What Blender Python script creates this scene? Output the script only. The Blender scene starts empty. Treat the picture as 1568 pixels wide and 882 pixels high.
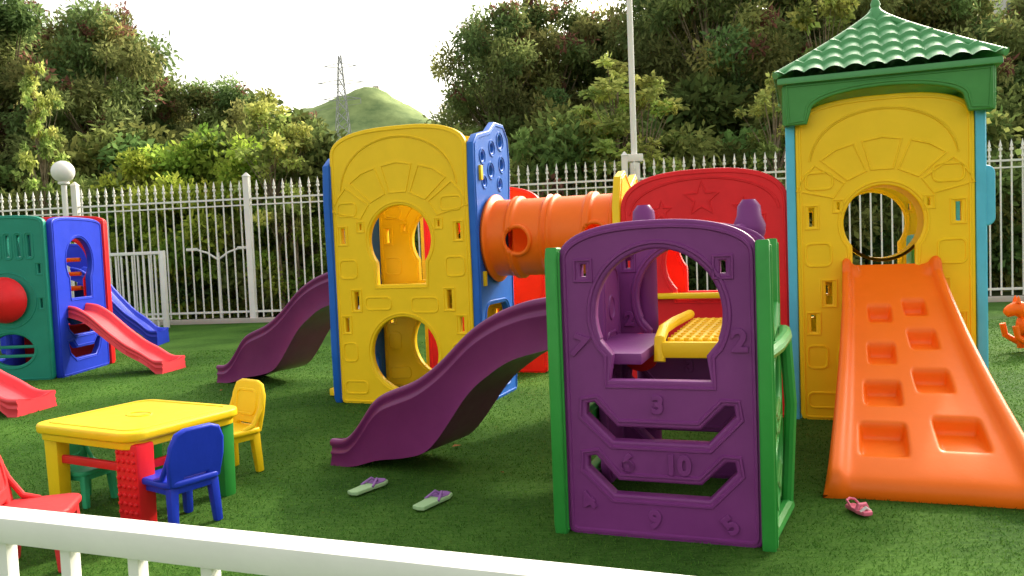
import bpy, bmesh, math, random
import numpy as np
from mathutils import Vector, Matrix, Euler, noise
random.seed(5); rng=np.random.default_rng(5)
R=math.radians
scene=bpy.context.scene
scene.view_settings.view_transform='Standard'; scene.view_settings.look='None'; scene.view_settings.exposure=0

# ---------------------------------------------------------------- materials
def newmat(name):
    m=bpy.data.materials.new(name); m.use_nodes=True
    nt=m.node_tree; return m,nt,nt.nodes['Principled BSDF']
def N(nt,t,**kw):
    n=nt.nodes.new(t)
    for k,v in kw.items(): setattr(n,k,v)
    return n
def plastic(name,col,rough=.40,var=.10,bump=.12,spec=.30):
    m,nt,b=newmat(name); b.inputs['Specular IOR Level'].default_value=spec
    tc=N(nt,'ShaderNodeTexCoord')
    n1=N(nt,'ShaderNodeTexNoise'); n1.inputs['Scale'].default_value=3.5; n1.inputs['Detail'].default_value=6; n1.inputs['Roughness'].default_value=.65
    nt.links.new(tc.outputs['Object'],n1.inputs['Vector'])
    cr=N(nt,'ShaderNodeValToRGB'); e=cr.color_ramp.elements
    e[0].position=.3; e[1].position=.7
    e[0].color=[c*(1-var) for c in col]+[1]; e[1].color=[min(1,c*(1+var*.6)+.004) for c in col]+[1]
    nt.links.new(n1.outputs['Fac'],cr.inputs['Fac']); nt.links.new(cr.outputs['Color'],b.inputs['Base Color'])
    n2=N(nt,'ShaderNodeTexNoise'); n2.inputs['Scale'].default_value=9; n2.inputs['Detail'].default_value=8; n2.inputs['Roughness'].default_value=.7
    nt.links.new(tc.outputs['Object'],n2.inputs['Vector'])
    mr=N(nt,'ShaderNodeMapRange'); mr.inputs['To Min'].default_value=rough-.08; mr.inputs['To Max'].default_value=rough+.14
    nt.links.new(n2.outputs['Fac'],mr.inputs['Value']); nt.links.new(mr.outputs['Result'],b.inputs['Roughness'])
    n3=N(nt,'ShaderNodeTexNoise'); n3.inputs['Scale'].default_value=55; n3.inputs['Detail'].default_value=3
    nt.links.new(tc.outputs['Object'],n3.inputs['Vector'])
    bp=N(nt,'ShaderNodeBump'); bp.inputs['Strength'].default_value=bump; bp.inputs['Distance'].default_value=.02
    b2=N(nt,'ShaderNodeBump'); b2.inputs['Strength'].default_value=.10; b2.inputs['Distance'].default_value=.004
    nt.links.new(n1.outputs['Fac'],bp.inputs['Height']); nt.links.new(n3.outputs['Fac'],b2.inputs['Height']); nt.links.new(bp.outputs['Normal'],b2.inputs['Normal']); nt.links.new(b2.outputs['Normal'],b.inputs['Normal'])
    return m
YEL=plastic('yellow_plastic',(.95,.61,.006),var=.05); PUR=plastic('purple_plastic',(.19,.030,.19)); DPUR=plastic('dark_purple_plastic',(.18,.018,.13),.32,spec=.4)
ORA=plastic('orange_plastic',(.95,.16,.003),var=.05); BLU=plastic('blue_plastic',(.010,.12,.55)); DBLU=plastic('deep_blue_plastic',(.012,.04,.55))
LBL=plastic('light_blue_plastic',(.10,.52,.74)); RED=plastic('red_plastic',(.80,.013,.020)); GRN=plastic('green_plastic',(.03,.28,.045))
ROOFG=plastic('roof_green_plastic',(.10,.34,.13),.4); TEAL=plastic('teal_plastic',(.012,.25,.18)); PINKR=plastic('coral_red_plastic',(.80,.055,.075))
GRN2=plastic('eave_green_plastic',(.06,.27,.06))
WHT=plastic('white_paint',(.82,.81,.77),.45,.06,.05,.5); LAMPW=plastic('lamp_globe',(.85,.83,.80),.3,.03,.02)
BEIGE=plastic('beige_render',(.50,.45,.40),.8); STEEL=plastic('galvanised_steel',(.35,.36,.37),.5)
MINT=plastic('mint_rubber',(.36,.55,.28),.6); LILAC=plastic('lilac_rubber',(.30,.14,.40),.6); PINK=plastic('pink_rubber',(.75,.15,.25),.5)
GLASS=plastic('window_glass',(.05,.07,.09),.15)

def turf():
    m,nt,b=newmat('artificial_turf')
    tc=N(nt,'ShaderNodeTexCoord')
    big=N(nt,'ShaderNodeTexNoise'); big.inputs['Scale'].default_value=.9; big.inputs['Detail'].default_value=5
    mp=N(nt,'ShaderNodeMapping'); mp.inputs['Rotation'].default_value=(0,0,R(20)); mp.inputs['Scale'].default_value=(6,22,10)
    fine=N(nt,'ShaderNodeTexNoise'); fine.inputs['Scale'].default_value=1.6; fine.inputs['Detail'].default_value=7; fine.inputs['Roughness'].default_value=.78
    vf=N(nt,'ShaderNodeTexNoise'); vf.inputs['Scale'].default_value=90; vf.inputs['Detail'].default_value=4; vf.inputs['Roughness'].default_value=.7
    nt.links.new(tc.outputs['Object'],big.inputs['Vector']); nt.links.new(tc.outputs['Object'],mp.inputs['Vector']); nt.links.new(mp.outputs['Vector'],fine.inputs['Vector']); nt.links.new(tc.outputs['Object'],vf.inputs['Vector'])
    a=N(nt,'ShaderNodeMath',operation='MULTIPLY_ADD'); a.inputs[1].default_value=.38; nt.links.new(big.outputs['Fac'],a.inputs[0])
    f2=N(nt,'ShaderNodeMath',operation='MULTIPLY'); f2.inputs[1].default_value=.45; nt.links.new(fine.outputs['Fac'],f2.inputs[0]); nt.links.new(f2.outputs[0],a.inputs[2])
    c=N(nt,'ShaderNodeMath',operation='MULTIPLY_ADD'); c.inputs[1].default_value=.40; nt.links.new(vf.outputs['Fac'],c.inputs[0]); nt.links.new(a.outputs[0],c.inputs[2])
    cr=N(nt,'ShaderNodeValToRGB'); e=cr.color_ramp.elements
    e[0].position=.50; e[0].color=(.018,.060,.009,1); e[1].position=.74; e[1].color=(.085,.185,.030,1)
    nt.links.new(c.outputs[0],cr.inputs['Fac']); nt.links.new(cr.outputs['Color'],b.inputs['Base Color'])
    b.inputs['Roughness'].default_value=.9; b.inputs['Specular IOR Level'].default_value=.06
    bp=N(nt,'ShaderNodeBump'); bp.inputs['Strength'].default_value=.8; bp.inputs['Distance'].default_value=.02
    nt.links.new(c.outputs[0],bp.inputs['Height']); nt.links.new(bp.outputs['Normal'],b.inputs['Normal'])
    return m
TURF=turf()
def noisy(name,c1,c2,scale,rough=.9):
    m,nt,b=newmat(name); tc=N(nt,'ShaderNodeTexCoord'); n=N(nt,'ShaderNodeTexNoise'); n.inputs['Scale'].default_value=scale; n.inputs['Detail'].default_value=8; n.inputs['Roughness'].default_value=.7
    nt.links.new(tc.outputs['Object'],n.inputs['Vector']); cr=N(nt,'ShaderNodeValToRGB'); e=cr.color_ramp.elements
    e[0].position=.38; e[1].position=.62; e[0].color=(*c1,1); e[1].color=(*c2,1)
    nt.links.new(n.outputs['Fac'],cr.inputs['Fac']); nt.links.new(cr.outputs['Color'],b.inputs['Base Color']); b.inputs['Roughness'].default_value=rough; b.inputs['Specular IOR Level'].default_value=.1; return m
SOIL=noisy('soil_and_undergrowth',(.03,.045,.015),(.08,.09,.035),.6)
HILLM=noisy('hillside_scrub',(.12,.18,.07),(.26,.33,.13),.06)
BARK=noisy('bark',(.14,.11,.07),(.32,.26,.18),6)
def leafmat(name,trans=.4):
    m=bpy.data.materials.new(name); m.use_nodes=True; nt=m.node_tree; nt.nodes.clear()
    o=N(nt,'ShaderNodeOutputMaterial'); at=N(nt,'ShaderNodeAttribute',attribute_name='Col')
    d=N(nt,'ShaderNodeBsdfDiffuse'); t=N(nt,'ShaderNodeBsdfTranslucent'); mx=N(nt,'ShaderNodeMixShader'); mx.inputs[0].default_value=trans
    hs=N(nt,'ShaderNodeHueSaturation'); hs.inputs['Value'].default_value=1.6; hs.inputs['Hue'].default_value=.483
    nt.links.new(at.outputs['Color'],d.inputs['Color']); nt.links.new(at.outputs['Color'],hs.inputs['Color']); nt.links.new(hs.outputs['Color'],t.inputs['Color'])
    nt.links.new(d.outputs[0],mx.inputs[1]); nt.links.new(t.outputs[0],mx.inputs[2]); nt.links.new(mx.outputs[0],o.inputs['Surface']); return m
LEAF=leafmat('foliage',.45); BLADE=leafmat('turf_fibre',.25)

# ---------------------------------------------------------------- helpers
col=scene.collection
def emp(name,loc=(0,0,0),rz=0):
    o=bpy.data.objects.new(name,None); col.objects.link(o); o.location=loc; o.rotation_euler=(0,0,R(rz)); o.empty_display_size=.2; return o
def addmesh(me,name,parent,mat,smooth=True,ang=35):
    if mat is not None and len(me.materials)==0: me.materials.append(mat)
    if smooth:
        me.polygons.foreach_set('use_smooth',[True]*len(me.polygons))
        try: me.set_sharp_from_angle(angle=R(ang))
        except Exception: pass
    o=bpy.data.objects.new(name,me); col.objects.link(o)
    if parent is not None: o.parent=parent
    return o
def curve_mesh(splines,dim,extrude,bevel,cyclic=True,res=2):
    cu=bpy.data.curves.new('c','CURVE'); cu.dimensions=dim
    if dim=='2D': cu.fill_mode='BOTH'
    else: cu.use_fill_caps=True
    cu.extrude=extrude; cu.bevel_depth=bevel; cu.bevel_resolution=res
    for s in splines:
        sp=cu.splines.new('POLY'); sp.points.add(len(s)-1)
        for i,p in enumerate(s): sp.points[i].co=(p[0],p[1],p[2] if len(p)>2 else 0,1)
        sp.use_cyclic_u=cyclic
    ob=bpy.data.objects.new('tmp',cu); col.objects.link(ob)
    dg=bpy.context.evaluated_depsgraph_get(); dg.update()
    me=bpy.data.meshes.new_from_object(ob.evaluated_get(dg))
    bpy.data.objects.remove(ob); bpy.data.curves.remove(cu); return me
FRONT=Matrix(((1,0,0,0),(0,0,-1,0),(0,1,0,0),(0,0,0,1)))
SIDE=Matrix(((0,0,1,0),(1,0,0,0),(0,1,0,0),(0,0,0,1)))
def T(x,y,z=0): return Matrix.Translation((x,y,z))
def inset(pts,d):
    n=len(pts); A=sum(pts[i][0]*pts[(i+1)%n][1]-pts[(i+1)%n][0]*pts[i][1] for i in range(n)); s=1 if A>0 else -1
    out=[]
    for i in range(n):
        a=pts[i-1]; b=pts[(i+1)%n]; t=(b[0]-a[0],b[1]-a[1]); L=math.hypot(*t) or 1
        out.append((pts[i][0]-s*d*t[1]/L,pts[i][1]+s*d*t[0]/L))
    return out
def panel(parent,name,outer,holes,th,mat,M,bev=.012,rim=.011,lines=None):
    me=curve_mesh([outer]+holes,'2D',th/2-bev,bev); me.transform(M); addmesh(me,name,parent,mat)
    if rim:
        sp=[[(p[0],p[1],(th/2-.002)) for p in inset(h,-.022 if k else .022)] for k,h in enumerate([outer]+holes)]
        me=curve_mesh(sp,'3D',0,rim,res=1); me.transform(M); addmesh(me,name+'_rim',parent,mat)
    if lines:
        me=curve_mesh([[(p[0],p[1],th/2-.002) for p in l] for l in lines],'3D',0,.011,res=1); me.transform(M); addmesh(me,name+'_relief',parent,mat)
def tube(parent,name,pts,r,mat,cyclic=False,res=3):
    me=curve_mesh([pts],'3D',0,r,cyclic=cyclic,res=res); return addmesh(me,name,parent,mat)
def archp(W,zs,zt,x0=0,z0=0,n=28,pw=.75,rc=.05):
    p=[(x0+rc,z0),(x0+W-rc,z0),(x0+W-rc*.3,z0+rc*.3),(x0+W,z0+rc)]
    for i in range(n+1):
        a=math.pi*i/n; c,s=math.cos(a),math.sin(a)
        p.append((x0+W/2+W/2*math.copysign(abs(c)**pw,c),zs+(zt-zs)*abs(s)**pw))
    p+=[(x0,z0+rc),(x0+rc*.3,z0+rc*.3)]; return p
def keyh(cx,cz,r,hw,zb,rz=None,n=36,flare=.0):
    rz=rz or r; a0=-math.acos(hw/r); p=[(cx-hw-flare,zb),(cx+hw+flare,zb)]
    for i in range(n+1):
        a=a0+(math.pi-2*a0)*i/n; p.append((cx+r*math.cos(a),cz+rz*math.sin(a)))
    return p
def circ(cx,cz,r,rz=None,n=36): rz=rz or r; return [(cx+r*math.cos(2*math.pi*i/n),cz+rz*math.sin(2*math.pi*i/n)) for i in range(n)]
def rect(cx,cz,w,h): return [(cx-w/2,cz-h/2),(cx+w/2,cz-h/2),(cx+w/2,cz+h/2),(cx-w/2,cz+h/2)]
def rrect(x0,z0,x1,z1,r,n=5):
    p=[]
    for (cx,cz,a) in ((x1-r,z0+r,-90),(x1-r,z1-r,0),(x0+r,z1-r,90),(x0+r,z0+r,180)):
        for i in range(n+1): t=R(a+90*i/n); p.append((cx+r*math.cos(t),cz+r*math.sin(t)))
    return p
def rbox(parent,name,c,size,mat,bev=.01,rot=(0,0,0),taper=1.0):
    bm=bmesh.new(); bmesh.ops.create_cube(bm,size=1)
    for v in bm.verts:
        if v.co.z<0: v.co.x*=taper; v.co.y*=taper
        v.co=Vector((v.co.x*size[0],v.co.y*size[1],v.co.z*size[2]))
    if bev: bmesh.ops.bevel(bm,geom=bm.edges[:],offset=bev,segments=2,affect='EDGES',profile=.6)
    me=bpy.data.meshes.new(name); bm.to_mesh(me); bm.free()
    me.transform(Matrix.Translation(c)@Euler([R(a) for a in rot]).to_matrix().to_4x4()); return addmesh(me,name,parent,mat)
def lathe(parent,name,prof,mat,M=Matrix.Identity(4),n=24,loc=(0,0,0),caps=True):
    bm=bmesh.new(); rows=[]
    for r,z in prof: rows.append([bm.verts.new((r*math.cos(2*math.pi*i/n),r*math.sin(2*math.pi*i/n),z)) for i in range(n)])
    for a,b in zip(rows,rows[1:]):
        for i in range(n): bm.faces.new((a[i],a[(i+1)%n],b[(i+1)%n],b[i]))
    if caps: bm.faces.new(rows[0][::-1]); bm.faces.new(rows[-1])
    me=bpy.data.meshes.new(name); bm.to_mesh(me); bm.free(); me.transform(Matrix.Translation(loc)@M); return addmesh(me,name,parent,mat)
def text(parent,name,s,size,x,z,M,mat,rot=0,th=.0):
    cu=bpy.data.curves.new('t','FONT'); cu.body=s; cu.size=size; cu.extrude=.008; cu.bevel_depth=.003; cu.align_x='CENTER'; cu.align_y='CENTER'; cu.offset=.004
    ob=bpy.data.objects.new('t',cu); col.objects.link(ob); dg=bpy.context.evaluated_depsgraph_get(); dg.update()
    me=bpy.data.meshes.new_from_object(ob.evaluated_get(dg)); bpy.data.objects.remove(ob)
    me.materials.clear(); me.transform(M@T(x,z,th)@Matrix.Rotation(R(rot),4,'Z')); addmesh(me,name,parent,mat)
def grid_mesh(P,name,parent,mat,cyc=False,ang=40):
    P=np.asarray(P); a,b=P.shape[:2]; me=bpy.data.meshes.new(name)
    idx=np.arange(a*b).reshape(a,b); f=[]
    for i in range(a-1):
        for j in range(b if cyc else b-1):
            k=(j+1)%b; f.append((idx[i,j],idx[i+1,j],idx[i+1,k],idx[i,k]))
    me.from_pydata([tuple(v) for v in P.reshape(-1,3)],[],[tuple(map(int,q)) for q in f]); me.update(); return addmesh(me,name,parent,mat,ang=ang)
def smooth_interp(prof,t,k=9):
    xs=[p[0] for p in prof]; ys=[p[1] for p in prof]; y=np.interp(t,xs,ys)
    yp=np.concatenate([np.full(k,y[0]),y,np.full(k,y[-1])])
    for _ in range(2): yp=np.convolve(yp,np.ones(k)/k,'same')
    return yp[k:-k]
TOP=[(0,1.20),(.12,1.17),(.24,1.10),(.35,.99),(.49,.76),(.60,.63),(.70,.57),(.80,.50),(.88,.29),(.94,.17),(1,.19)]
BOT=[(0,.90),(.20,.80),(.36,.60),(.45,.38),(.55,.16),(.68,.10),(.80,.07),(.90,.0),(1,.0)]
def slide(name,start,end,w,mat,zs=1.0,top=TOP,bot=BOT,depth=.1):
    o=emp(name); s=Vector((*start,0)); e=Vector((*end,0)); d=(e-s); L=d.length; d.normalize(); sd=Vector((d.y,-d.x,0))
    n=110; t=np.linspace(0,1,n); zt=smooth_interp(top,t)*zs; zb=smooth_interp(bot,t)*zs; zb[t>.93]=0
    P=[]
    for i in range(n):
        fl=max(zb[i]+.004,zt[i]-depth*min(1,.35+(1-t[i])*6)); z0=zt[i]; h=w/2; lo=min(zb[i],z0-.13)
        ww=h*(1+.12*max(0,(t[i]-.85)/.15)); lo=max(lo,0)
        k=min(1,(z0-lo)/.2)
        sec=[(-ww-.03,lo),(-ww-.012,z0-.125*k),(-ww-.022,z0-.112*k),(-ww-.022,z0-.10*k),(-ww-.008,z0-.09*k),(-ww-.006,z0-.06*k),(-ww-.022,z0-.045*k),(-ww-.026,z0-.02),(-ww-.014,z0-.004),(-ww+.005,z0),(-ww+.028,z0-.004),(-ww+.045,z0-.02),(-ww+.06,fl+.02),(-ww+.10,fl)]
        sec=sec+[(-a,z) for a,z in sec[::-1]]
        P.append([tuple(s+d*(L*t[i]+(.02 if i==n-1 else 0))+sd*a+Vector((0,0,z))) for a,z in sec])
    P=np.array(P); cap1=P[0].copy(); cap1[:,:]=P[0].mean(0); cap2=P[-1].copy(); cap2[:]=P[-1].mean(0)
    grid_mesh(np.concatenate([[cap1],P,[cap2]]),'chute',o,mat,cyc=True,ang=75)
    return o
def leaf_arrays(C,rad,cnt,L,Wd,cols,droop=.3,flat=.8,rr=None):
    vs=[];cs=[]
    for c,r,k,cl in zip(C,rad,cnt,cols):
        u=rr.normal(size=(k,3)); u/=np.linalg.norm(u,axis=1)[:,None]; q=r*(rr.random(k)**.5*(1+.45*rr.random(k)**3))[:,None]
        p=np.array(c)+u*q*np.array([1,1,flat])
        d=rr.normal(size=(k,3))+u*.8; d[:,2]-=droop; d/=np.linalg.norm(d,axis=1)[:,None]
        s=np.cross(d,rr.normal(size=(k,3))); s/=np.linalg.norm(s,axis=1)[:,None]
        l=L*(.6+.8*rr.random(k))[:,None]; w=Wd*(.6+.8*rr.random(k))[:,None]
        v=np.stack([p,p+d*l*.5+s*w,p+d*l,p+d*l*.5-s*w],1); vs.append(v.reshape(-1,3))
        cc=np.array(cl)*(.6+.8*rr.random(k))[:,None]; cc=np.concatenate([cc,np.ones((k,1))],1); cs.append(np.repeat(cc,4,0))
    return np.concatenate(vs),np.concatenate(cs)
def limb(a,b,r0,r1,n=7):
    a=np.array(a,float);b=np.array(b,float); d=b-a; d/=np.linalg.norm(d)+1e-9; x=np.cross(d,[.3,.9,.1]); x/=np.linalg.norm(x); y=np.cross(d,x)
    V=[];F=[]
    for c,r in ((a,r0),(b,r1)):
        for i in range(n): t=2*math.pi*i/n; V.append(c+r*(x*math.cos(t)+y*math.sin(t)))
    for i in range(n): F.append((i,(i+1)%n,n+(i+1)%n,n+i))
    return np.array(V),np.array(F)
def build_tree_mesh(name,limbs,lv,lc,leafm=None):
    Vs=[];Fs=[];k=0
    for l in limbs:
        V,F=limb(*l); Vs.append(V);Fs.append(F+k);k+=len(V)
    nb=sum(len(f) for f in Fs)
    V=np.concatenate(Vs+[lv]) if Vs else lv
    LF=np.arange(len(lv)).reshape(-1,4)+k; F=np.concatenate(Fs+[LF]) if Fs else LF
    me=bpy.data.meshes.new(name); me.vertices.add(len(V)); me.vertices.foreach_set('co',V.astype(np.float32).ravel())
    me.loops.add(F.size); me.loops.foreach_set('vertex_index',F.astype(np.int32).ravel())
    me.polygons.add(len(F)); me.polygons.foreach_set('loop_start',np.arange(0,F.size,4,dtype=np.int32))
    me.update(calc_edges=True)
    ca=me.color_attributes.new('Col','FLOAT_COLOR','POINT'); C=np.concatenate([np.tile([.1,.08,.05,1],(k,1)),lc]); ca.data.foreach_set('color',C.astype(np.float32).ravel())
    me.materials.append(BARK); me.materials.append(leafm or LEAF)
    mi=np.ones(len(F),np.int32); mi[:nb]=0; me.polygons.foreach_set('material_index',mi); me.validate(); return me
def tree_mesh(seed,H,Rc,nc,leaves,base,L=.22,W=.045,zlo=.32,pods=14,cr=(.16,.22),flat=.8,tr=.16,warm=(.8,.6)):
    rr=np.random.default_rng(seed); C=[];rad=[];cn=[];cl=[];limbs=[]
    lean=rr.normal(size=2)*.35*min(1,Rc/2)
    j=[np.array([0,0,-.3]),np.array([lean[0]*.4,lean[1]*.4,H*.22]),np.array([lean[0],lean[1],H*.5]),np.array([lean[0]*1.2,lean[1],H*.88])]
    rs=[tr,tr*.8,tr*.5,tr*.15]
    for a,b,r0,r1 in zip(j,j[1:],rs,rs[1:]): limbs.append((a,b,r0,r1))
    ws=[]
    for i in range(nc):
        z=zlo+(1-zlo)*rr.random()**.85; prof=math.sin(math.pi*min(1,(z-zlo)/(1-zlo)*.82+.16))**.6
        a=rr.random()*2*math.pi; q=Rc*prof*math.sqrt(rr.random())*(1+.25*rr.random()**3); c=np.array([lean[0]*z+q*math.cos(a),lean[1]*z+q*math.sin(a),H*z-.4+.5*rr.random()])
        r=Rc*cr[0]+Rc*cr[1]*rr.random(); C.append(c);rad.append(r);ws.append(r**1.9)
        b=np.array(base)*(.55+.9*rr.random()); b[0]*=warm[0]+warm[1]*rr.random(); cl.append(b)
        o=j[1]+(j[3]-j[1])*max(0,min(1,(z-.3)*.9)); m=(o+c)/2+np.array([0,0,.15]); limbs.append((o,m,tr*.28,tr*.16)); limbs.append((m,c,tr*.16,tr*.05))
    sw=sum(ws); cn=[max(5,int(leaves*q/sw)) for q in ws]
    for i in range(pods):
        k=rr.integers(nc); u=rr.normal(size=3); u/=np.linalg.norm(u); u[2]=abs(u[2])
        C.append(C[k]+u*rad[k]*.95); rad.append(.22); cn.append(40); cl.append(np.array([.20,.10,.07])*(.6+.8*rr.random()))
    lv,lc=leaf_arrays(C,rad,cn,L,W,cl,flat=flat,rr=rr); return build_tree_mesh('tree_mesh_%d'%seed,limbs,lv,lc)
def place(me,name,x,y,s=1,sz=None,rz=0,z=0):
    o=bpy.data.objects.new(name,me); col.objects.link(o); o.location=(x,y,z); o.scale=(s,s,sz or s); o.rotation_euler=(0,0,R(rz)); return o

# ---------------------------------------------------------------- ground
me=bpy.data.meshes.new('ground'); me.from_pydata([(-1500,-600,-.02),(1500,-600,-.02),(1500,2400,-.02),(-1500,2400,-.02)],[],[(0,1,2,3)]); me.materials.append(SOIL); o=bpy.data.objects.new('ground',me); col.objects.link(o)
FY=lambda x:17.4-.14*x
TF=emp('artificial_turf')
me=bpy.data.meshes.new('backing'); me.from_pydata([(-22,-3,0),(22,-3,0),(22,FY(22)-.12,0),(-22,FY(-22)-.12,0)],[],[(0,1,2,3)]); me.materials.append(TURF); o=addmesh(me,'backing',TF,None)
nb=200000
yy=2.0+11*rng.random(nb)**1.7; xx=(rng.random(nb)*2-1)*(yy*.68+.4)
base=np.stack([xx,yy,np.zeros(nb)],1); hh=(.005+.008*rng.random(nb)); an=rng.random(nb)*2*np.pi; wd=.0014+.0011*(yy-2)*.5
side=np.stack([np.cos(an),np.sin(an),np.zeros(nb)],1)*wd[:,None]
ln=np.stack([rng.normal(size=nb)*.8,rng.normal(size=nb)*.8-.1,np.ones(nb)],1)*hh[:,None]
lv=np.stack([base-side,base+side,base+ln+side*.4,base+ln-side*.4],1).reshape(-1,3)
g=rng.random(nb); cc=np.stack([.035+.065*g**2,.095+.115*g,.013+.022*g],1); lc=np.repeat(np.concatenate([cc,np.ones((nb,1))],1),4,0)
me=build_tree_mesh('fibres',[],lv,lc,BLADE); addmesh(me,'fibres',TF,None,smooth=False)

fang=math.degrees(math.atan(-.14))
fe=emp('perimeter_fence',(0,17.4,0),fang)
rbox(fe,'kerb',(0,0,.04),(44,.2,.12),BEIGE,.01)
def fence_mesh():
    bm=bmesh.new()
    def box(cx,cy,cz,sx,sy,sz):
        r=bmesh.ops.create_cube(bm,size=1)
        for v in r['verts']: v.co=Vector((cx+v.co.x*sx,cy+v.co.y*sy,cz+v.co.z*sz))
    def cone(cx,z0,z1,r0,r1,n=6):
        r=bmesh.ops.create_cone(bm,cap_ends=True,segments=n,radius1=r0,radius2=r1,depth=z1-z0)
        for v in r['verts']: v.co+=Vector((cx,0,(z0+z1)/2))
    x=-21.9
    while x<22:
        cone(x,.12,3.08,.017,.017); cone(x,3.08,3.22,.030,.002); cone(x,3.0,3.05,.036,.036); cone(x,2.87,2.91,.03,.03)
        x+=.205
    for z,h in ((2.80,.04),(2.66,.03),(.25,.045)): box(0,0.0,z,44,.037,h)
    x=-18.6
    while x<22:
        box(x,0,1.65,.13,.13,3.3)
        r=bmesh.ops.create_cone(bm,cap_ends=True,segments=4,radius1=.11,radius2=.01,depth=.09)
        for v in r['verts']: v.co=Matrix.Rotation(R(45),3,'Z')@v.co+Vector((x,0,3.345))
        x+=4.22
    me=bpy.data.meshes.new('bars'); bm.to_mesh(me); bm.free(); return me
addmesh(fence_mesh(),'bars',fe,WHT,ang=30)
gl=emp('globe_lamp',(-10.2,18.60,0))
lathe(gl,'pole',[(.06,0),(.06,3.30),(.12,3.33),(.12,3.38)],WHT)
lathe(gl,'globe',[(.25*math.sin(a)+.001,3.61-.25*math.cos(a)) for a in np.linspace(.25,math.pi,16)],LAMPW)
lp=emp('lamp_pole',(2.70,17.15,0))
lathe(lp,'pole',[(.075,0),(.065,3),(.058,9.5)],WHT)
rbox(lp,'junction_box',(0,-.02,3.25),(.34,.2,.16),WHT,.02); rbox(lp,'bracket',(0,-.02,2.95),(.2,.16,.4),WHT,.02)
rbox(lp,'lamp_head',(.35,0,9.5),(.8,.25,.12),WHT,.03)
tl=emp('street_lamp',(-6.9,19.0,0))
lathe(tl,'pole',[(.04,0),(.035,1.62)],WHT)
for s in (-1,1):
    tube(tl,'arm',[(0,0,1.45),(s*.25,0,1.62),(s*.5,0,1.7)],.025,WHT); rbox(tl,'head',(s*.6,0,1.71),(.26,.12,.07),WHT,.02)
rl=emp('low_railing',(-7.7,17.7,0),168)
for x in np.arange(0,4.2,.14): rbox(rl,'bar',(x,0,.82),(.03,.03,1.6),WHT,0)
rbox(rl,'top_rail',(2.05,0,1.66),(4.2,.07,.07),WHT,.01); rbox(rl,'lower_rail',(2.05,0,.2),(4.1,.05,.05),WHT,.01)
rbox(rl,'end_post',(-.06,0,.85),(.09,.09,1.7),WHT,.01)
fr=emp('foreground_railing',(-1.07,1.63,0),-20.0)
rbox(fr,'top_rail',(1.0,.0,.970),(4.6,.066,.056),WHT,.012); rbox(fr,'bottom_rail',(1.0,0,.1),(4.5,.04,.04),WHT,.005)
for i in range(-7,13): rbox(fr,'baluster',(.012+i*.172,0,.5),(.026,.026,.90),WHT,.003)

# ---------------------------------------------------------------- playground tower
def stones(cx,cz,r0,r1,a0,a1,n):
    out=[]
    for i in range(n):
        t0=a0+(a1-a0)*i/n+.05; t1=a0+(a1-a0)*(i+1)/n-.05
        out.append([(cx+r0*math.cos(t0),cz+r0*math.sin(t0)*.8),(cx+r1*math.cos(t0),cz+r1*math.sin(t0)*.8),(cx+r1*math.cos((t0+t1)/2),cz+r1*.82*math.sin((t0+t1)/2)),(cx+r1*math.cos(t1),cz+r1*math.sin(t1)*.8),(cx+r0*math.cos(t1),cz+r0*math.sin(t1)*.8)])
    return out
def tower_panel(par,name,W,zs,zt,mat,M,wc=1.60,zb=1.16,lower=True):
    c=W/2; k=W/1.4
    holes=[keyh(c,wc,.335*k,.265*k,zb)]
    if lower: holes.append(circ(c,.50,.36*k))
    for x,z,w,h in ((.10,wc+.06,.06,.17),(.30,wc+.14,.04,.08),(W-.10,wc+.06,.06,.17),(W-.30,wc+.14,.04,.08),(.22,1.02,.07,.20),(W-.22,1.02,.07,.20),(.10,.78,.06,.16),(W-.10,.78,.06,.16)): holes.append(rect(x,z,w,h))
    lines=stones(c,wc+.12,.42*k,.74*k,.25,math.pi-.25,5)
    arch=[(c+(W/2-.09)*math.cos(a),1.98+(zt-1.98-.09)*math.sin(a)**.8) for a in np.linspace(.15,math.pi-.15,24)]
    lines+= [arch+[(c+(q[0]-c)*.995,q[1]-.004) for q in arch[::-1]]]
    for (x0,z0,x1,z1) in ((.05,1.24,.24,1.42),(W-.24,1.24,W-.05,1.42),(.32,.93,.6,1.05),(W-.62,.90,W-.34,1.04),(.05,.42,.2,.6),(W-.2,.42,W-.05,.6),(.05,.1,.3,.22),(W-.32,.1,W-.06,.22),(.06,1.85,.26,1.98),(W-.27,1.86,W-.06,1.99)): lines.append(rrect(x0,z0,x1,z1,.04,3))
    panel(par,name,archp(W,zs,zt),holes,.07,mat,M,lines=lines)
def blue_side(par,name,D,H,mat,M,hole=None):
    o=[(.03,0),(D-.03,0),(D,.05),(D+.02,.5),(D,.9),(D+.01,1.3),(D-.01,1.9),(D+.03,H-.35),(D,H-.12),(D-.12,H),(D-.35,H-.0),(D*.45,H-.10),(.1,H-.17),(0,H-.25),(-.02,H-.6),(0,1.2),(-.01,.6),(0,.05)]
    hs=[circ(D*.75,H-.17,.07),circ(D*.5,H-.26,.055),circ(D*.78,H-.40,.06),circ(D*.45,H-.48,.06),circ(D*.22,H-.36,.05),circ(D*.25,H-.60,.04),circ(D*.7,H-.60,.045)]
    hs.append(circ(D/2,1.58,.30) if hole else keyh(D/2,1.45,.27,.22,1.18)); hs.append(rrect(.15,.55,D-.15,.95,.12)); hs.append(rrect(.15,.12,D-.15,.4,.1))
    panel(par,name,o,hs,.07,mat,M,rim=.012)
TW=emp('playground_tower',(-1.73,8.02,0),-20); W1=1.44; D1=.92
tower_panel(TW,'front_panel',W1,2.42,2.68,YEL,T(0,0)@FRONT)
tower_panel(TW,'back_panel',W1,2.42,2.67,YEL,T(0,D1)@FRONT)
blue_side(TW,'right_side_panel',D1,2.72,BLU,T(W1+.045,.0)@SIDE,hole=True)
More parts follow.
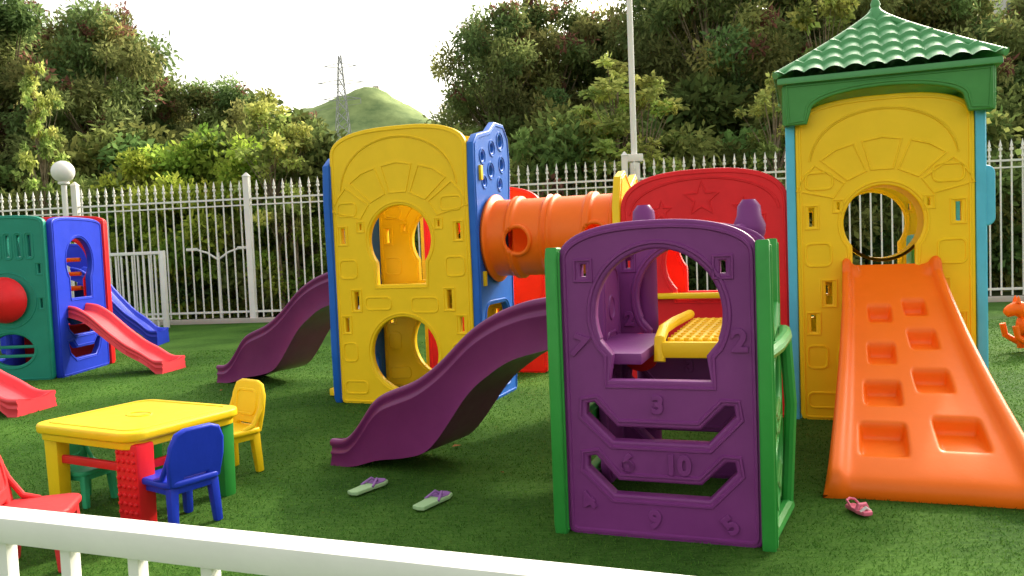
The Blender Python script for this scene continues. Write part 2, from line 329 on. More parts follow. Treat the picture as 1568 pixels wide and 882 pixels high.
blue_side(TW,'left_side_panel',D1+.05,2.60,BLU,T(-.045,-.05)@SIDE)
rbox(TW,'platform',(W1/2,D1/2,1.10),(W1-.06,D1-.08,.08),YEL,.01)
for z in (2.2,1.2,.7): rbox(TW,'clip',(W1+.09,.12,z),(.03,.05,.14),YEL,.006)
rbox(TW,'step_foot',(-.20,.35,.05),(.24,.25,.08),YEL,.02); rbox(TW,'step_riser',(-.16,.4,.16),(.07,.12,.18),YEL,.02)
RP=emp('activity_panel',(-1.716,8.02,0),-20)
panel(RP,'arch_panel',archp(1.5,1.9,2.2),[keyh(.75,1.45,.40,.30,.95)],.08,RED,T(0,2.0)@FRONT)
for x in (-.06,1.56,.1,1.4): rbox(RP,'post',(x,2.12,1.0),(.1,.12,2.0),YEL if x in(-.06,1.56) else RED,.03)
rbox(RP,'deck',(.75,2.35,.9),(1.4,.4,.1),RED,.03)
TN=emp('crawl_tunnel',(-1.716,8.02,0),-20)
nx,na=120,96; xs=np.linspace(W1+.06,2.80,nx); rings=[W1+.1,W1+.32,W1+.36,2.10,2.16,2.50,2.54,2.76]
V=np.zeros((nx,na,3)); rad0=.37
for i,x in enumerate(xs):
    r=rad0+sum(.030*math.exp(-((x-q)/.020)**2) for q in rings)+(.03 if x<W1+.12 or x>2.73 else 0)
    for j in range(na): a=2*math.pi*j/na; V[i,j]=(x,.45-r*math.cos(a),1.58+r*math.sin(a))
th=[(1.86,1.55,.13),(2.60,1.57,.115)]
verts=[tuple(v) for v in V.reshape(-1,3)]; faces=[]
for i in range(nx-1):
    for j in range(na):
        k=(j+1)%na; c=(V[i,j]+V[i+1,j]+V[i+1,k]+V[i,k])/4
        if any((c[0]-h[0])**2+(c[2]-h[1])**2<h[2]**2 for h in th): continue
        faces.append((i*na+j,(i+1)*na+j,(i+1)*na+k,i*na+k))
me=bpy.data.meshes.new('tube'); me.from_pydata(verts,[],faces); me.update(); o=addmesh(me,'tube',TN,ORA,ang=60)
md=o.modifiers.new('s','SOLIDIFY'); md.thickness=.02; md.offset=-1
for hx,hz,hr in th:
    for sgn in (-1,1):
        pts=[]
        for t in np.linspace(0,2*math.pi,32,endpoint=False):
            x=hx+hr*math.cos(t); z=hz+hr*math.sin(t); pts.append((x,.45+sgn*math.sqrt(max(0,(rad0+.004)**2-(z-1.58)**2)),z))
        tube(TN,'porthole_rim',pts,.02,ORA,cyclic=True)
RU=emp('playground_bridge_unit',(-1.716,8.02,0),-20)
def star(cx,cz,r): return [(cx+(r if i%2==0 else r*.42)*math.sin(math.pi*i/5),cz+(r if i%2==0 else r*.42)*math.cos(math.pi*i/5)) for i in range(10)]
ra=[(3.56+.62*math.cos(a),1.68+.33*math.sin(a)**.8) for a in np.linspace(.1,math.pi-.1,24)]; ra=ra+[(3.56+(q[0]-3.56)*.99,q[1]-.006) for q in ra[::-1]]
panel(RU,'front_panel',archp(1.36,1.74,2.07,x0=2.88),[keyh(3.56,1.30,.33,.24,.98),rect(3.1,1.62,.05,.1),rect(4.02,1.62,.05,.1)],.08,RED,T(0,0)@FRONT,lines=[star(3.56,1.83,.15),star(3.22,1.74,.09),star(3.90,1.74,.09),ra])
panel(RU,'back_panel',archp(1.36,1.72,2.05,x0=2.88),[keyh(3.56,1.45,.36,.28,.98)],.08,RED,T(0,1.0)@FRONT)
o=[(0,0),(1.0,0),(1.02,1.6),(.9,2.0),(.75,2.12),(.5,2.0),(.25,2.12),(.08,2.06),(-.02,1.8)]
panel(RU,'side_panel',o,[circ(.48,1.57,.34),rrect(.15,.2,.85,.9,.15)],.07,YEL,T(2.83,-.02)@SIDE)
rbox(RU,'deck',(3.56,.5,.92),(1.32,.90,.08),YEL,.01); rbox(RU,'handrail',(3.56,-.08,1.02),(.9,.06,.05),YEL,.02)
slide('playground_slide',(-1.62,8.80),(-3.42,9.86),.50,DPUR,zs=1.12)

# ---------------------------------------------------------------- roofed tower
RT=emp('roofed_tower',(2.33,6.50,0),-20); W2=1.24; D2=1.2
tower_panel(RT,'front_panel',W2,2.32,2.54,YEL,T(0,0)@FRONT,wc=1.57)
tower_panel(RT,'back_panel',W2,2.32,2.54,YEL,T(0,D2)@FRONT,wc=1.57)
def post_side(M):
    o=[(0,0),(.16,0),(.17,1.2),(D2-.17,1.2),(D2-.16,0),(D2,0),(D2,2.6),(D2-.14,2.6),(D2-.14,2.0),(.14,2.0),(.14,2.6),(0,2.6)]
    panel(RT,'side_panel',o,[circ(D2/2,1.6,.25)],.07,LBL,M)
post_side(T(-.05,-.03)@SIDE); post_side(T(W2+.05,-.03)@SIDE)
panel(RT,'side_lobe',rrect(0,1.52,.10,1.95,.05),[],.05,LBL,T(W2+.035,.0)@FRONT,rim=0)
rbox(RT,'seat_block',(.92,.5,1.32),(.14,.3,.28),LBL,.04)
rbox(RT,'platform',(W2/2,D2/2,1.12),(W2-.06,D2-.08,.08),YEL,.01)
lathe(RT,'window_ring',[(.31,0),(.31,.30),(.285,.30),(.285,.0)],YEL,M=Matrix.Rotation(R(-90),4,'X'),loc=(W2/2,.04,1.57),caps=False,n=40)
def roof(par,cx,cy,hw,ze,H,mat):
    for k in range(4):
        nu,nv=120,80; P=np.zeros((nv,nu,3))
        for i in range(nv):
            v=i/(nv-1); r=hw*(1-v)**1.12+.03*(v); z=ze+H*v
            row=v*6; fr_=row-math.floor(row)
            for j in range(nu):
                u=-1+2*j/(nu-1); x=u*r; rib=.030*abs(math.sin(x/hw*math.pi*5.5))**.8; off=rib+.026*(1-fr_)*(v<.999)
                P[i,j]=(x,-r-off*.35,z+off)
        M=Matrix.Translation((cx,cy,0))@Matrix.Rotation(math.pi/2*k,4,'Z')
        o=grid_mesh(P,'roof_slope',par,mat,ang=50); o.data.transform(M)
    for k in range(4):
        a=math.pi/4+math.pi/2*k; pts=[]
        for v in np.linspace(0,1,14):
            r=(hw*(1-v)**1.12+.03*v)*math.sqrt(2); pts.append((cx+r*math.cos(a),cy+r*math.sin(a),ze+H*v+.025))
        tube(par,'hip_ridge',pts,.028,mat)
    lathe(par,'finial',[(.09,ze+H-.05),(.07,ze+H+.03),(.035,ze+H+.08),(.04,ze+H+.11),(.01,ze+H+.18)],mat,loc=(cx,cy,0),n=12)
roof(RT,W2/2+.02,D2/2,.79,2.72,.57,ROOFG)
rbox(RT,'eave_board',(W2/2+.02,D2/2,2.70),(1.55,1.55,.05),ROOFG,.012)
def fascia(M):
    Wf=1.42; c=Wf/2; o=[(0,.0),(.14,.0),(.17,.10)]+[(c-(c-.17)*math.cos(a),.10+.14*math.sin(a)) for a in np.linspace(.05,math.pi-.05,20)]+[(Wf-.17,.10),(Wf-.14,0),(Wf,0),(Wf,.31),(0,.31)]
    panel(RT,'fascia',o,[],.05,GRN2,M)
for k in range(4):
    fascia(Matrix.Translation((W2/2+.02,D2/2,2.37))@Matrix.Rotation(math.pi/2*k,4,'Z')@Matrix.Translation((-.71,-.71,0))@FRONT)
# climbing ramp
CR=emp('climbing_ramp',(2.33,6.50,0),-20)
nu,nv=120,190; P=np.zeros((nv,nu,3))
pk=[(.27,.14,.25,.12),(.70,.17,.25,.12),(.29,.34,.23,.10),(.64,.40,.23,.095),(.31,.53,.2,.09),(.66,.60,.21,.085),(.33,.73,.2,.075),(.66,.76,.19,.07)]
def ss(x,e): return 1/(1+math.exp(-max(-60,min(60,x/e))))
for i in range(nv):
    v=i/(nv-1); fl=(1-v)**1.3
    xl=.34-.18*fl; xr=.98+.23*fl; y=-2.02*(1-v)-.02; z=.12+1.12*v**.92-.07*math.sin(math.pi*v)
    for j in range(nu):
        u=j/(nu-1); off=.055*(ss((.065-u),.012)+ss((u-.935),.012))
        if v>.93: off+=.05*(ss(.13-u,.02)+ss(u-.87,.02))*math.sin(math.pi*min(1,(v-.93)/.07))
        for (a,b,w,h) in pk:
            off-=.11*ss(w/2-abs(u-a),.005)*ss(h/2-abs(v-b),.0035)*(.25+.75*min(1,max(0,(v-(b-h/2))/h)))
        P[i,j]=(xl+(xr-xl)*u,y-off*.45,z+off*.9)
left=P[:,:1].copy(); right=P[:,-1:].copy()
def sk(E,s):
    a=E.copy(); a[:,:,0]+=s*.02; a[:,:,2]-=.02; b=a.copy(); b[:,:,0]+=s*.03; b[:,:,2]=.0; return a,b
la,lb=sk(left,-1); ra_,rb=sk(right,1)
G=np.concatenate([lb,la,P,ra_,rb],1)
f1=G[:1].copy(); f1[:,:,1]-=.035; f1[:,:,2]-=.03; f2=f1.copy(); f2[:,:,2]=.02; f3=f2.copy(); f3[:,:,1]+=.01; f3[:,:,2]=0
G=np.concatenate([f3,f2,f1,G],0); G[:,:,2]=np.maximum(G[:,:,2],0)
grid_mesh(G,'ramp_body',CR,ORA,ang=60)

# ---------------------------------------------------------------- playhouse
PH=emp('playhouse',(.262,4.154,0),-20); W3=.965; D3=1.12
A=[(.105,.69),(.16,.70),(.275,.575),(.68,.575),(.80,.695),(.855,.695),(.865,.63),(.725,.48),(.245,.48),(.10,.62)]
B=[(x,z-.275) for x,z in A]
def hk():
    p=keyh(.49,1.135,.325,.285,.79,rz=.335)
    return [(.49-.265,.79),(.49+.265,.79),(.49+.245,.925),(.49+.285,.975)]+p[2:]+[(.49-.285,.975),(.49-.245,.925)]
def house_panel(y,name):
    holes=[hk(),rect(.12,1.36,.05,.085),rect(.81,1.36,.05,.085),A,B]
    panel(PH,name,archp(W3,1.41,1.59,pw=.85),holes,.075,PUR,T(0,y)@FRONT,rim=.012)
house_panel(0,'front_panel'); house_panel(D3,'back_panel')
MF=T(0,0)@FRONT
for s,sz,x,z,r in (('3',.12,.48,.68,0),('6',.12,.32,.38,0),('10',.13,.57,.38,0),('9',.12,.45,.10,0),('5',.12,.82,.10,40),('4',.12,.11,.17,35),('7',.15,.085,.97,-20),('2',.15,.88,1.0,0)):
    text(PH,'number_relief',s,sz,x,z,MF,PUR,r,th=.041)
for s,sz,x,z,r in (('3',.1,.49,.70,0),('2',.12,.12,1.0,0)): text(PH,'number_relief',s,sz,x,z,T(0,D3)@FRONT,PUR,r,th=.041)
def gside(x,name):
    D=D3+.12
    o=[(.02,0),(.12,0),(.13,.06),(D-.13,.06),(D-.12,0),(D-.02,0),(D,.05),(D,1.42),(D-.03,1.47),(D-.09,1.47),(D-.12,1.42),(D-.12,1.1),(D-.3,.97),(.3,.97),(.10,1.1),(.10,1.42),(.08,1.47),(.02,1.47),(0,1.42),(0,.05)]
    panel(PH,name,o,[rrect(.14,.16,D-.14,.42,.1),rrect(.14,.54,D-.14,.86,.12)],.065,GRN,T(x,-.08)@SIDE)
gside(-.035,'left_side'); gside(W3+.03,'right_side')
tube(PH,'bulged_rail',[(W3+.03,-.02,.93),(W3+.08,.15,.95),(W3+.11,.5,.96),(W3+.10,.85,.95),(W3+.04,1.08,.93)],.035,GRN)
tube(PH,'bulged_leg',[(W3+.11,.5,.95),(W3+.13,.5,.6),(W3+.10,.5,.05)],.033,GRN); tube(PH,'bulged_base',[(W3+.03,0,.05),(W3+.10,.5,.05),(W3+.04,1.1,.05)],.04,GRN)
rbox(PH,'deck',(.69,1.00,.92),(.48,1.25,.04),YEL,.012)
for i in range(9): rbox(PH,'deck_slat',(.49+i*.05,1.0,.948),(.022,1.2,.02),YEL,.006)
for y in np.arange(.45,1.6,.12): rbox(PH,'deck_cross',(.69,y,.951),(.46,.02,.02),YEL,.005)
tube(PH,'deck_side',[(.43,1.62,.98),(.43,.9,1.0),(.43,.52,1.0),(.43,.38,.96),(.43,.35,.84)],.032,YEL); tube(PH,'deck_side',[(.95,1.62,.98),(.95,.9,1.0),(.95,.38,.95)],.03,YEL)
rbox(PH,'deck_lip',(.69,.36,.905),(.50,.05,.09),YEL,.02)
rbox(PH,'entry_deck',(.20,.55,.89),(.36,.9,.06),PUR,.01)
for x in (.20,.86):
    lathe(PH,'back_post',[(.075,.0),(.075,1.46),(.095,1.52),(.10,1.57),(.075,1.63),(.07,1.69),(.04,1.73)],PUR,loc=(x,D3+.13,0),n=20)
    tube(PH,'post_shoulder',[(x,D3+.12,1.56),(x-.07,D3+.02,1.52),(x-.10,D3-.05,1.40)],.05,PUR)
panel(PH,'inner_wall',rrect(0,.05,.42,1.36,.12),[],.05,PUR,T(.04,.62)@SIDE,lines=[circ(.2,1.1,.07),rrect(.08,.8,.32,.95,.04),circ(.2,.65,.06)])
lathe(PH,'red_disc',[(.09,0),(.12,.02),(.12,.05),(.05,.08)],RED,M=Matrix.Rotation(R(90),4,'X'),loc=(.20,D3-.08,.80))
slide('playhouse_slide',(.40,4.92),(-1.17,5.86),.46,DPUR)

# ---------------------------------------------------------------- left play set
LP=emp('small_playset',(-6.03,10.46,0),0)
def left_front(M,name,mat,W=1.15):
    hs=[circ(W*.56,.40,.30,.22)]+[rrect(W-a,1.6,W-a+.06,1.9,.02) for a in (.22,.36,.50,.64,.78)]+[rect(W-.08,1.0,.05,.14),rect(W-.08,1.45,.05,.14)]
    panel(LP,name,archp(W,2.02,2.14,pw=.6),hs,.08,mat,M,lines=[circ(W*.56,1.05,.36),rrect(.08,.7,.25,.85,.03)])
left_front(T(-1.15,0)@FRONT,'green_panel',TEAL)
lathe(LP,'red_dome',[(.27,0),(.30,.04),(.27,.10),(.2,.17),(.1,.22),(.02,.235)],RED,M=Matrix.Rotation(R(90),4,'X'),loc=(-.53,-.05,1.06))
for z in (.32,.44): rbox(LP,'window_bar',(-.5,0,z),(.6,.04,.04),TEAL,.01)
hs=[keyh(.62,1.52,.34,.27,1.02),[(.2,.78),(.32,.78),(.42,.68),(.85,.68),(.95,.78),(1.07,.78),(1.0,.62),(.9,.52),(.38,.52),(.25,.62)],[(.2,.46),(.32,.46),(.42,.36),(.85,.36),(.95,.46),(1.07,.46),(1.0,.3),(.9,.2),(.38,.2),(.25,.3)]]
panel(LP,'blue_panel',archp(1.25,2.0,2.12,pw=.6),hs,.08,DBLU,T(.04,.04)@SIDE)
panel(LP,'red_back_panel',archp(1.3,2.05,2.18,pw=.6),[keyh(.65,1.5,.38,.3,.6)],.08,RED,T(.0,1.38)@FRONT@T(-1.2,0))
rbox(LP,'red_post',(.05,1.36,1.06),(.12,.1,2.12),RED,.03)
panel(LP,'far_side',archp(1.25,2.0,2.12,pw=.6),[keyh(.62,1.4,.3,.25,.9),rrect(.3,.2,.95,.6,.1)],.08,DBLU,T(-1.19,.04)@SIDE)
rbox(LP,'deck',(-.57,.65,.88),(1.1,1.2,.06),RED,.01)
for z in (1.15,1.35,1.55): tube(LP,'rung',[(-1.1,1.0,z),(-.1,1.0,z)],.03,ORA)
panel(LP,'inner_ladder',rrect(0,.9,.6,1.8,.08),[rrect(.1,1.0,.5,1.2,.04),rrect(.1,1.3,.5,1.5,.04),rrect(.1,1.57,.5,1.7,.04)],.06,ORA,T(-.95,.75)@FRONT)
TR=[(0,1.18),(.12,1.15),(.25,1.02),(.45,.72),(.62,.50),(.78,.36),(.9,.22),(1,.22)]
BR=[(0,1.0),(.2,.9),(.45,.55),(.62,.33),(.75,.22),(.85,.14),(.92,0),(1,0)]
slide('small_slide',(-5.98,11.0),(-4.62,10.80),.46,PINKR,zs=.80,top=TR,bot=BR)
slide('blue_slide',(-7.65,14.2),(-6.30,14.35),.55,DBLU,zs=1.22,top=TR,bot=BR)
bs=emp('blue_slide_tower',(-7.65,14.2,0))
panel(bs,'arch_side',archp(1.1,1.7,1.85),[keyh(.55,1.2,.3,.22,.8),rrect(.25,.2,.85,.6,.1)],.08,DBLU,T(-1.1,-.5)@FRONT); panel(bs,'arch_side_b',archp(1.1,1.7,1.85),[keyh(.55,1.2,.3,.22,.8)],.08,DBLU,T(-1.1,.5)@FRONT); rbox(bs,'deck',(-.55,0,1.05),(1.1,1.0,.06),RED,.01)
sl=slide('small_slide',(-6.40,8.38),(-4.93,8.18),.46,PINKR,zs=.80,top=TR,bot=BR)
for s in (-.2,.2): rbox(sl,'ladder_side',(-6.55,8.38+s,.5),(.1,.05,1.0),YEL,.02,rot=(0,0,0))
for z in (.25,.5,.75): rbox(sl,'ladder_step',(-6.55,8.38,z),(.12,.4,.04),YEL,.01)

# ---------------------------------------------------------------- table and chairs
TB=emp('kids_table',(-2.33,4.92,0),-28)
tw,td,tz=.89,.80,.525
me=curve_mesh([rrect(-tw/2,-td/2,tw/2,td/2,.10,8)],'2D',.012,.016); me.transform(T(0,0,tz)); addmesh(me,'top',TB,YEL)
me=curve_mesh([rrect(-tw/2+.015,-td/2+.015,tw/2-.015,td/2-.015,.09,8),rrect(-tw/2+.06,-td/2+.06,tw/2-.06,td/2-.06,.06,8)],'2D',.02,.006); me.transform(T(0,0,tz-.045)); addmesh(me,'apron',TB,YEL)
me=curve_mesh([[(p[0],p[1],tz+.027) for p in rrect(-tw/2+.05,-td/2+.05,tw/2-.05,td/2-.05,.08,8)]],'3D',0,.008); addmesh(me,'top_rim',TB,YEL)
me=curve_mesh([[(.09*math.cos(a),.06*math.sin(a),tz+.027) for a in np.linspace(0,2*math.pi,28,endpoint=False)]],'3D',0,.008); addmesh(me,'dish_rim',TB,YEL)
lathe(TB,'dish',[(.05,0),(.05,.004),(.0005,.004)],plastic('amber_plastic',(.85,.42,.01)),loc=(0,0,tz+.027))
lx,ly=tw/2-.09,td/2-.09
rbox(TB,'leg_yellow',(-lx,-ly,.24),(.13,.09,.49),YEL,.02,taper=.85)
rbox(TB,'leg_red',(lx,-ly,.24),(.19,.12,.49),RED,.02,taper=.95)
rbox(TB,'leg_green',(lx,ly,.24),(.13,.10,.49),GRN,.02,taper=.9)
rbox(TB,'leg_teal',(-lx,ly,.24),(.20,.10,.49),GRN,.02,taper=.9)
for i in range(4):
    for j in range(9): lathe(TB,'stud',[(.014,0),(.012,.006),(.004,.009)],RED,M=Matrix.Rotation(R(90),4,'X'),loc=(lx-.066+i*.044,-ly-.06,.05+j*.048),n=8)
rbox(TB,'brace_front',(0,-ly,.33),(2*lx,.03,.05),RED,.01); rbox(TB,'brace_side',(lx,0,.33),(.03,2*ly,.05),RED,.01); rbox(TB,'brace_back',(0,ly,.33),(2*lx,.03,.05),RED,.01)
def chair(loc,rz,mat,s=1):
    c=emp('kids_chair',(*loc,0),rz); c.scale=(s,s,s)
    me=curve_mesh([rrect(-.17,-.165,.17,.165,.06,6)],'2D',.006,.014); me.transform(T(0,0,.285)); addmesh(me,'seat',c,mat)
    me=curve_mesh([rrect(-.155,-.15,.155,.15,.05,6),rrect(-.135,-.13,.135,.13,.04,6)],'2D',.02,.004); me.transform(T(0,0,.25)); addmesh(me,'seat_skirt',c,mat)
    for sx in (-1,1):
        for sy in (-1,1): rbox(c,'leg',(sx*.14,sy*.135,.135),(.06,.055,.27),mat,.014,rot=(sy*3,-sx*4,0),taper=.8)
    o=[(-.15,.0),(-.10,.0),(-.08,.045),(.08,.045),(.10,.0),(.15,.0),(.165,.12),(.16,.22),(.13,.285),(.08,.305),(-.08,.305),(-.13,.285),(-.16,.22),(-.165,.12)]
    Mb=Matrix.Translation((-.155,0,.285))@Matrix.Rotation(R(-10),4,'Y')@SIDE
    panel(c,'backrest',o,[],.035,mat,Mb,bev=.014,rim=0,lines=[rrect(-.11,.09,.11,.25,.04,4)])
    for sg in (-1,1): tube(c,'back_wing',[(-.19,sg*.15,.50),(-.165,sg*.165,.42),(-.10,sg*.165,.32),(-.02,sg*.16,.295)],.016,mat)
    return c
chair((-2.02,5.50),232,YEL,1.05); chair((-1.93,4.50),145,DBLU,.97); chair((-2.42,3.95),15,plastic('worn_red_plastic',(.62,.03,.035),.5,.2)); chair((-2.72,4.98),-20,plastic('sea_green_plastic',(.04,.42,.20)),.76)

# ---------------------------------------------------------------- small things
def flipflop(x,y,rz,s=1):
    f=emp('flip_flop',(x,y,.008),rz); f.scale=(s,s,s)
    o=[(-.13,.0),(-.12,.032),(-.05,.034),(.02,.042),(.08,.05),(.125,.03),(.135,0),(.125,-.03),(.08,-.046),(.02,-.038),(-.05,-.034),(-.12,-.03)]
    me=curve_mesh([o],'2D',.006,.004); me.transform(T(0,0,.012)); addmesh(me,'sole',f,MINT)
    o2=[(.03,.034),(.08,.044),(.12,.026),(.128,0),(.12,-.026),(.08,-.04),(.03,-.031)]
    me=curve_mesh([o2],'2D',.001,.001); me.transform(T(0,0,.0245)); addmesh(me,'toe_pad',f,LILAC)
    for sg in (-1,1): tube(f,'strap',[(.075,0,.024),(.05,sg*.02,.047),(-.01,sg*.042,.02)],.007,LILAC)
flipflop(-.955,4.99,58,1.15); flipflop(-.515,4.66,60,1.15)
cl=emp('child_sandal',(1.80,4.22,.008),-75)
me=curve_mesh([[(-.075,.0),(-.065,.026),(0,.028),(.05,.036),(.078,.02),(.082,0),(.075,-.022),(.04,-.034),(0,-.028),(-.065,-.025)]],'2D',.006,.005); me.transform(T(0,0,.015)); addmesh(me,'sole',cl,PINK)
tube(cl,'strap',[(.03,-.034,.02),(.03,-.02,.05),(.03,.02,.05),(.03,.034,.02)],.012,PINK); tube(cl,'heel_strap',[(-.01,-.03,.02),(-.06,-.025,.05),(-.07,0,.055),(-.06,.025,.05),(-.01,.03,.02)],.007,PINK)
tube(cl,'cross_strap',[(.055,-.03,.02),(.06,0,.042),(.055,.03,.02)],.009,plastic('white_rubber',(.7,.6,.6)))
lm=plastic('dead_leaf',(.35,.15,.06),.8,spec=.1)
for (x,y,rz,s) in ((-.5,5.95,20,1),(-3.3,8.9,70,.7),(-.1,5.2,140,.4),(-2.9,7.6,10,.6),(1.1,5.6,10,.5)):
    dl=bpy.data.meshes.new('dry_leaf'); dl.from_pydata([(0,0,.016),(.03,.02,.028),(.08,0,.02),(.03,-.02,.024)],[],[(0,1,2),(0,2,3)]); o=addmesh(dl,'dry_leaf',None,lm); o.location=(x,y,0); o.rotation_euler=(0,0,R(rz)); o.scale=(s,s,1)
RH=emp('rocking_horse',(6.27,9.35,0),-8)
for sy in (-.16,.16):
    tube(RH,'rocker',[(-.45,sy,.34)]+[(x,sy,.045+.9*x*x) for x in np.linspace(-.42,.42,13)]+[(.45,sy,.34)],.035,ORA)
def spine(par,name,pts,mat):
    bm=bmesh.new(); n=18; rows=[]
    for i,(x,z,rx,ry) in enumerate(pts): rows.append([bm.verts.new((x,ry*math.cos(2*math.pi*k/n),z+rx*math.sin(2*math.pi*k/n))) for k in range(n)])
    for a,b in zip(rows,rows[1:]):
        for i in range(n): bm.faces.new((a[i],a[(i+1)%n],b[(i+1)%n],b[i]))
    bm.faces.new(rows[0]); bm.faces.new(rows[-1][::-1]); me=bpy.data.meshes.new(name); bm.to_mesh(me); bm.free(); addmesh(me,name,par,mat)
spine(RH,'body',[(-.36,.34,.03,.03),(-.33,.33,.10,.10),(-.2,.31,.14,.15),(0,.30,.13,.14),(.2,.32,.15,.14),(.3,.4,.10,.1),(.33,.44,.02,.02)],ORA)
spine(RH,'head',[(-.50,.50,.03,.03),(-.46,.50,.07,.06),(-.38,.53,.085,.07),(-.30,.50,.11,.07),(-.2,.42,.12,.07),(-.14,.36,.05,.05)],ORA)
for s in (-1,1):
    tube(RH,'handle',[(-.3,0,.5),(-.3,s*.16,.52)],.018,YEL)
    for x in (-.25,.22): rbox(RH,'leg',(x,s*.13,.17),(.1,.07,.26),ORA,.025)
    lathe(RH,'ear',[(.03,0),(.02,.05),(.004,.08)],ORA,loc=(-.36,s*.04,.6),n=8)

# ---------------------------------------------------------------- background
n=130; X=np.linspace(-380,300,n); Y=np.linspace(280,580,80); P=np.zeros((80,n,3))
for i in range(80):
    for j in range(n):
        x,y=X[j],Y[i]; dx=x+68; rd=math.exp(-(abs(dx)/175)**1.3) if dx<0 else math.exp(-(abs(dx)/125)**1.2)
        z=86*rd*math.exp(-((y-420)/85)**2)+7*noise.noise(Vector((x*.025,y*.025,1)))+2.5*noise.noise(Vector((x*.10,y*.10,4)))+1.2*noise.noise(Vector((x*.35,y*.35,9)))
        P[i,j]=(x,y,z-2)
grid_mesh(P,'hill',None,HILLM,ang=180)
hb=emp('hilltop_building',(-68,420,78)); rbox(hb,'block',(0,0,3),(8,7,7),BEIGE,.1); rbox(hb,'roof_tank',(2,0,7.4),(3,3,2),BEIGE,.1)
for x in (-2.5,0,2.5): rbox(hb,'window',(x,-3.5,4.0),(1.2,.1,1.2),GLASS,0)
py=emp('transmission_pylon',(-60,300,0))
def lattice():
    k=0; zs=list(np.linspace(0,74,19)); w=lambda z:5.5*(1-z/74)**1.1+.5; L=[]
    for a,b in zip(zs,zs[1:]):
        for sx,sy in ((1,1),(1,-1),(-1,-1),(-1,1)): L.append(((sx*w(a),sy*w(a),a),(sx*w(b),sy*w(b),b)))
        for (s1,s2) in (((1,1),(1,-1)),((1,-1),(-1,-1)),((-1,-1),(-1,1)),((-1,1),(1,1))):
            L.append(((s1[0]*w(a),s1[1]*w(a),a),(s2[0]*w(b),s2[1]*w(b),b))); L.append(((s2[0]*w(a),s2[1]*w(a),a),(s1[0]*w(b),s1[1]*w(b),b)))
    for z,l in ((70,6),(64,8.5),(58,7)):
        for s in (-1,1): L.append(((0,0,z+1.2),(s*l,0,z))); L.append(((0,0,z-.6),(s*l,0,z))); L.append(((s*l,0,z),(s*l,0,z-1.8)))
    Vs=[];Fs=[]
    for a,b in L:
        v,f=limb(a,b,.13,.13,4); Vs.append(v);Fs.append(f+k);k+=len(v)
    me=bpy.data.meshes.new('lattice'); me.from_pydata([tuple(v) for v in np.concatenate(Vs)],[],[tuple(map(int,f)) for f in np.concatenate(Fs)]); return me
addmesh(lattice(),'lattice',py,STEEL)
for z,l in ((70,6),(64,8.5),(58,7)):
    for s in (-1,1): tube(py,'cable',[(s*l-t*260,t*30,z-1.8-28*t*(1-t)) for t in np.linspace(0,1,16)],.05,STEEL)
def block(name,x,y,w,d,h,rz=0,fl=3.0,mat=BEIGE):
    b=emp(name,(x,y,0),rz); rbox(b,'walls',(0,0,h/2),(w,d,h),mat,.05); rbox(b,'roof_slab',(0,0,h+.2),(w+.6,d+.6,.4),mat,.05); rbox(b,'water_tank',(w*.15,0,h+1.2),(w*.3,d*.4,1.6),mat,.05)
    bm=bmesh.new(); z=1.5
    while z<h-1:
        for x_ in np.arange(-w/2+1.5,w/2-1,2.6):
            r=bmesh.ops.create_cube(bm,size=1)
            for v in r['verts']: v.co=Vector((x_+v.co.x*1.2,-d/2+v.co.y*.12,z+v.co.z*1.3))
        z+=fl
    me=bpy.data.meshes.new('windows'); bm.to_mesh(me); bm.free(); addmesh(me,'windows',b,GLASS)
PALE=plastic('pale_concrete',(.62,.60,.58),.8)
block('apartment_building',59,95,14,12,42,-25,mat=PALE)

BG=(.165,.225,.080)
TA=[tree_mesh(11+i,9.0,2.6,80,27000,BG,pods=34,L=.20,W=.038,cr=(.11,.17)) for i in range(4)]
TBu=[tree_mesh(31+i,4.4,2.0,46,15000,(.20,.31,.05),L=.17,W=.048,zlo=.05,pods=0,flat=.75,tr=.08,cr=(.12,.2)) for i in range(2)]
TD=[tree_mesh(51+i,4.0,2.2,46,13000,(.13,.20,.06),L=.20,W=.05,zlo=.03,pods=2,flat=.75,tr=.08,cr=(.12,.2)) for i in range(2)]
TC=[tree_mesh(71+i,6.4,1.0,42,3000,(.32,.38,.11),L=.15,W=.045,zlo=.42,pods=0,tr=.07,cr=(.09,.16),warm=(.8,.35)) for i in range(3)]
def put(lst,name,ratio,y,h,H0,s,i): place(lst[i%len(lst)],name,ratio*y,y,s,h/H0,rz=(i*73)%360)
big=[(-.70,26,9.8,1.1),(-.60,27,10.1,1.1),(-.515,26,9.8,1.0),(-.475,28,9.7,.68),(-.395,28,7.4,.75),(-.33,28,7.2,.8),(-.275,29,6.4,.65),(-.21,30,4.9,.8),(-.15,30,4.7,.8),(-.09,30,5.1,.65),
 (-.025,27,9.2,.82),(.05,28,9.6,.95),(.12,29,9.0,.9),(.185,28,10.6,1.0),(.26,26,10.6,1.0),(.34,27,11.2,1.05),(.42,26,11,1.0),(.50,27,11,1.0),(.58,26,9.8,1.0),(.66,27,9.0,1.1),
 (-.65,32,10.2,1.3),(-.56,33,10.6,1.1),(-.005,33,8.4,.9),(.08,34,9.8,1.2),(.17,34,9.8,1.2),(.27,33,11.5,1.2),(.38,33,12.5,1.3),(.50,34,11.5,1.3),(.61,33,9,1.3),(-.42,33,7.2,1.0),(-.32,34,6.6,1.0)]
for i,(r,y,h,s) in enumerate(big): put(TA,'mimosa_tree',r,y,h,9.0,s,i)
for i,(r,y,h,s) in enumerate([(-.44,21.5,4.3,.9),(-.375,21.6,4.7,1.0),(-.30,21.5,4.3,.9),(-.24,21,3.4,.8)]): put(TBu,'bush',r,y,h,4.4,s,i)
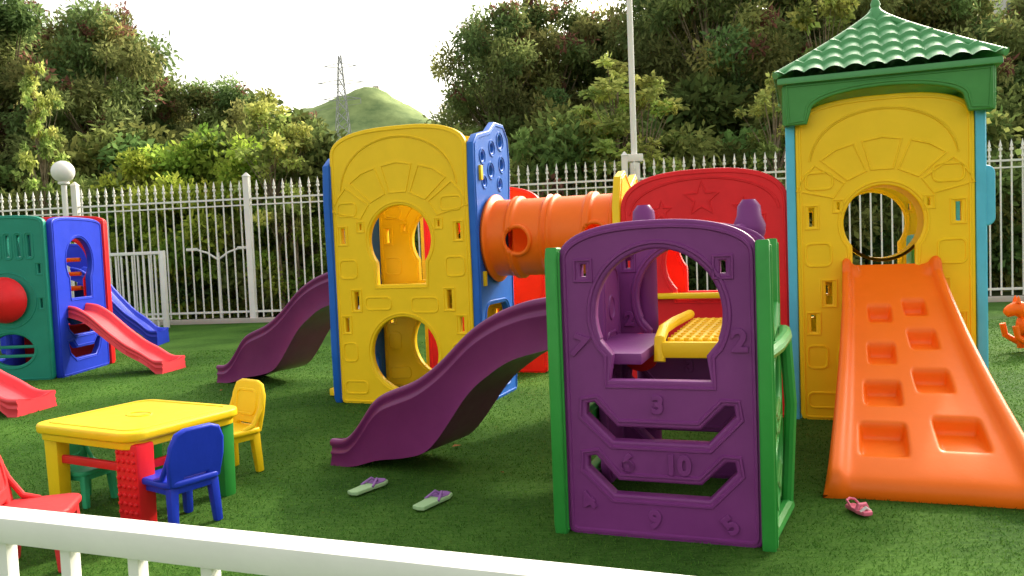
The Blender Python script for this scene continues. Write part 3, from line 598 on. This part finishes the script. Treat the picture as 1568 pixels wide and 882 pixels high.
for i in range(17):
    r=-.82+i*.098
    place(TD[i%2],'shrub',r*(20.6+.5*(i%3)),20.6+.5*(i%3)-.14*r*20,1.05,.85+.12*((i*7)%4),rz=i*67)
for i in range(11):
    r=-.75+i*.145
    place(TD[(i+1)%2],'shrub',r*24,24-.14*r*20,1.45,1.15+.1*((i*5)%4),rz=i*41+20)
for i,(r,y,h,s) in enumerate([(-.575,20.6,6.5,.66),(-.285,19.9,5.4,1.0),(-.265,20.0,4.8,.7),(.135,19.6,5.8,1.3),(.175,19.3,5.3,1.1),(.09,20,4.7,.8),(.335,20,5.4,1.0),(.385,22.5,8.4,1.2)]): put(TC,'young_tree',r,y,h,6.4,s,i)

# ---------------------------------------------------------------- light
el,az=R(31),R(40)
w=bpy.data.worlds.new('World'); scene.world=w; w.use_nodes=True; nt=w.node_tree; bg=nt.nodes['Background']
sky=N(nt,'ShaderNodeTexSky',sky_type='NISHITA'); sky.sun_disc=False; sky.sun_elevation=el; sky.sun_rotation=az; sky.dust_density=6; sky.air_density=1.3; sky.ozone_density=1
hs=N(nt,'ShaderNodeHueSaturation'); hs.inputs['Saturation'].default_value=.25; hs.inputs['Value'].default_value=2.9; nt.links.new(sky.outputs[0],hs.inputs['Color'])
wm=N(nt,'ShaderNodeMix',data_type='RGBA',blend_type='MULTIPLY'); wm.inputs[0].default_value=1; wm.inputs[7].default_value=(1,.965,.87,1); nt.links.new(hs.outputs[0],wm.inputs[6])
nt.links.new(wm.outputs[2],bg.inputs['Color']); bg.inputs['Strength'].default_value=.15
sd=bpy.data.lights.new('sun','SUN'); sd.energy=3.8; sd.angle=R(2.5); sd.color=(1,.88,.66); so=bpy.data.objects.new('sun',sd); col.objects.link(so)
v=Vector((math.sin(az)*math.cos(el),math.cos(az)*math.cos(el),math.sin(el))); so.rotation_euler=v.to_track_quat('Z','Y').to_euler(); so.location=(0,0,20)
cd=bpy.data.cameras.new('camera'); cam=bpy.data.objects.new('camera',cd); col.objects.link(cam); scene.camera=cam
cd.sensor_width=36; cd.lens=28.26; cd.clip_end=5000; cd.clip_start=.05
p,r=R(3.0),.040
f=Vector((0,math.cos(p),-math.sin(p))); r0=Vector((1,0,0)); u0=Vector((0,math.sin(p),math.cos(p)))
rt=r0*math.cos(r)-u0*math.sin(r); up=u0*math.cos(r)+r0*math.sin(r)
M=Matrix((rt,up,-f)).transposed().to_4x4(); M.translation=(0,0,1.5); cam.matrix_world=M
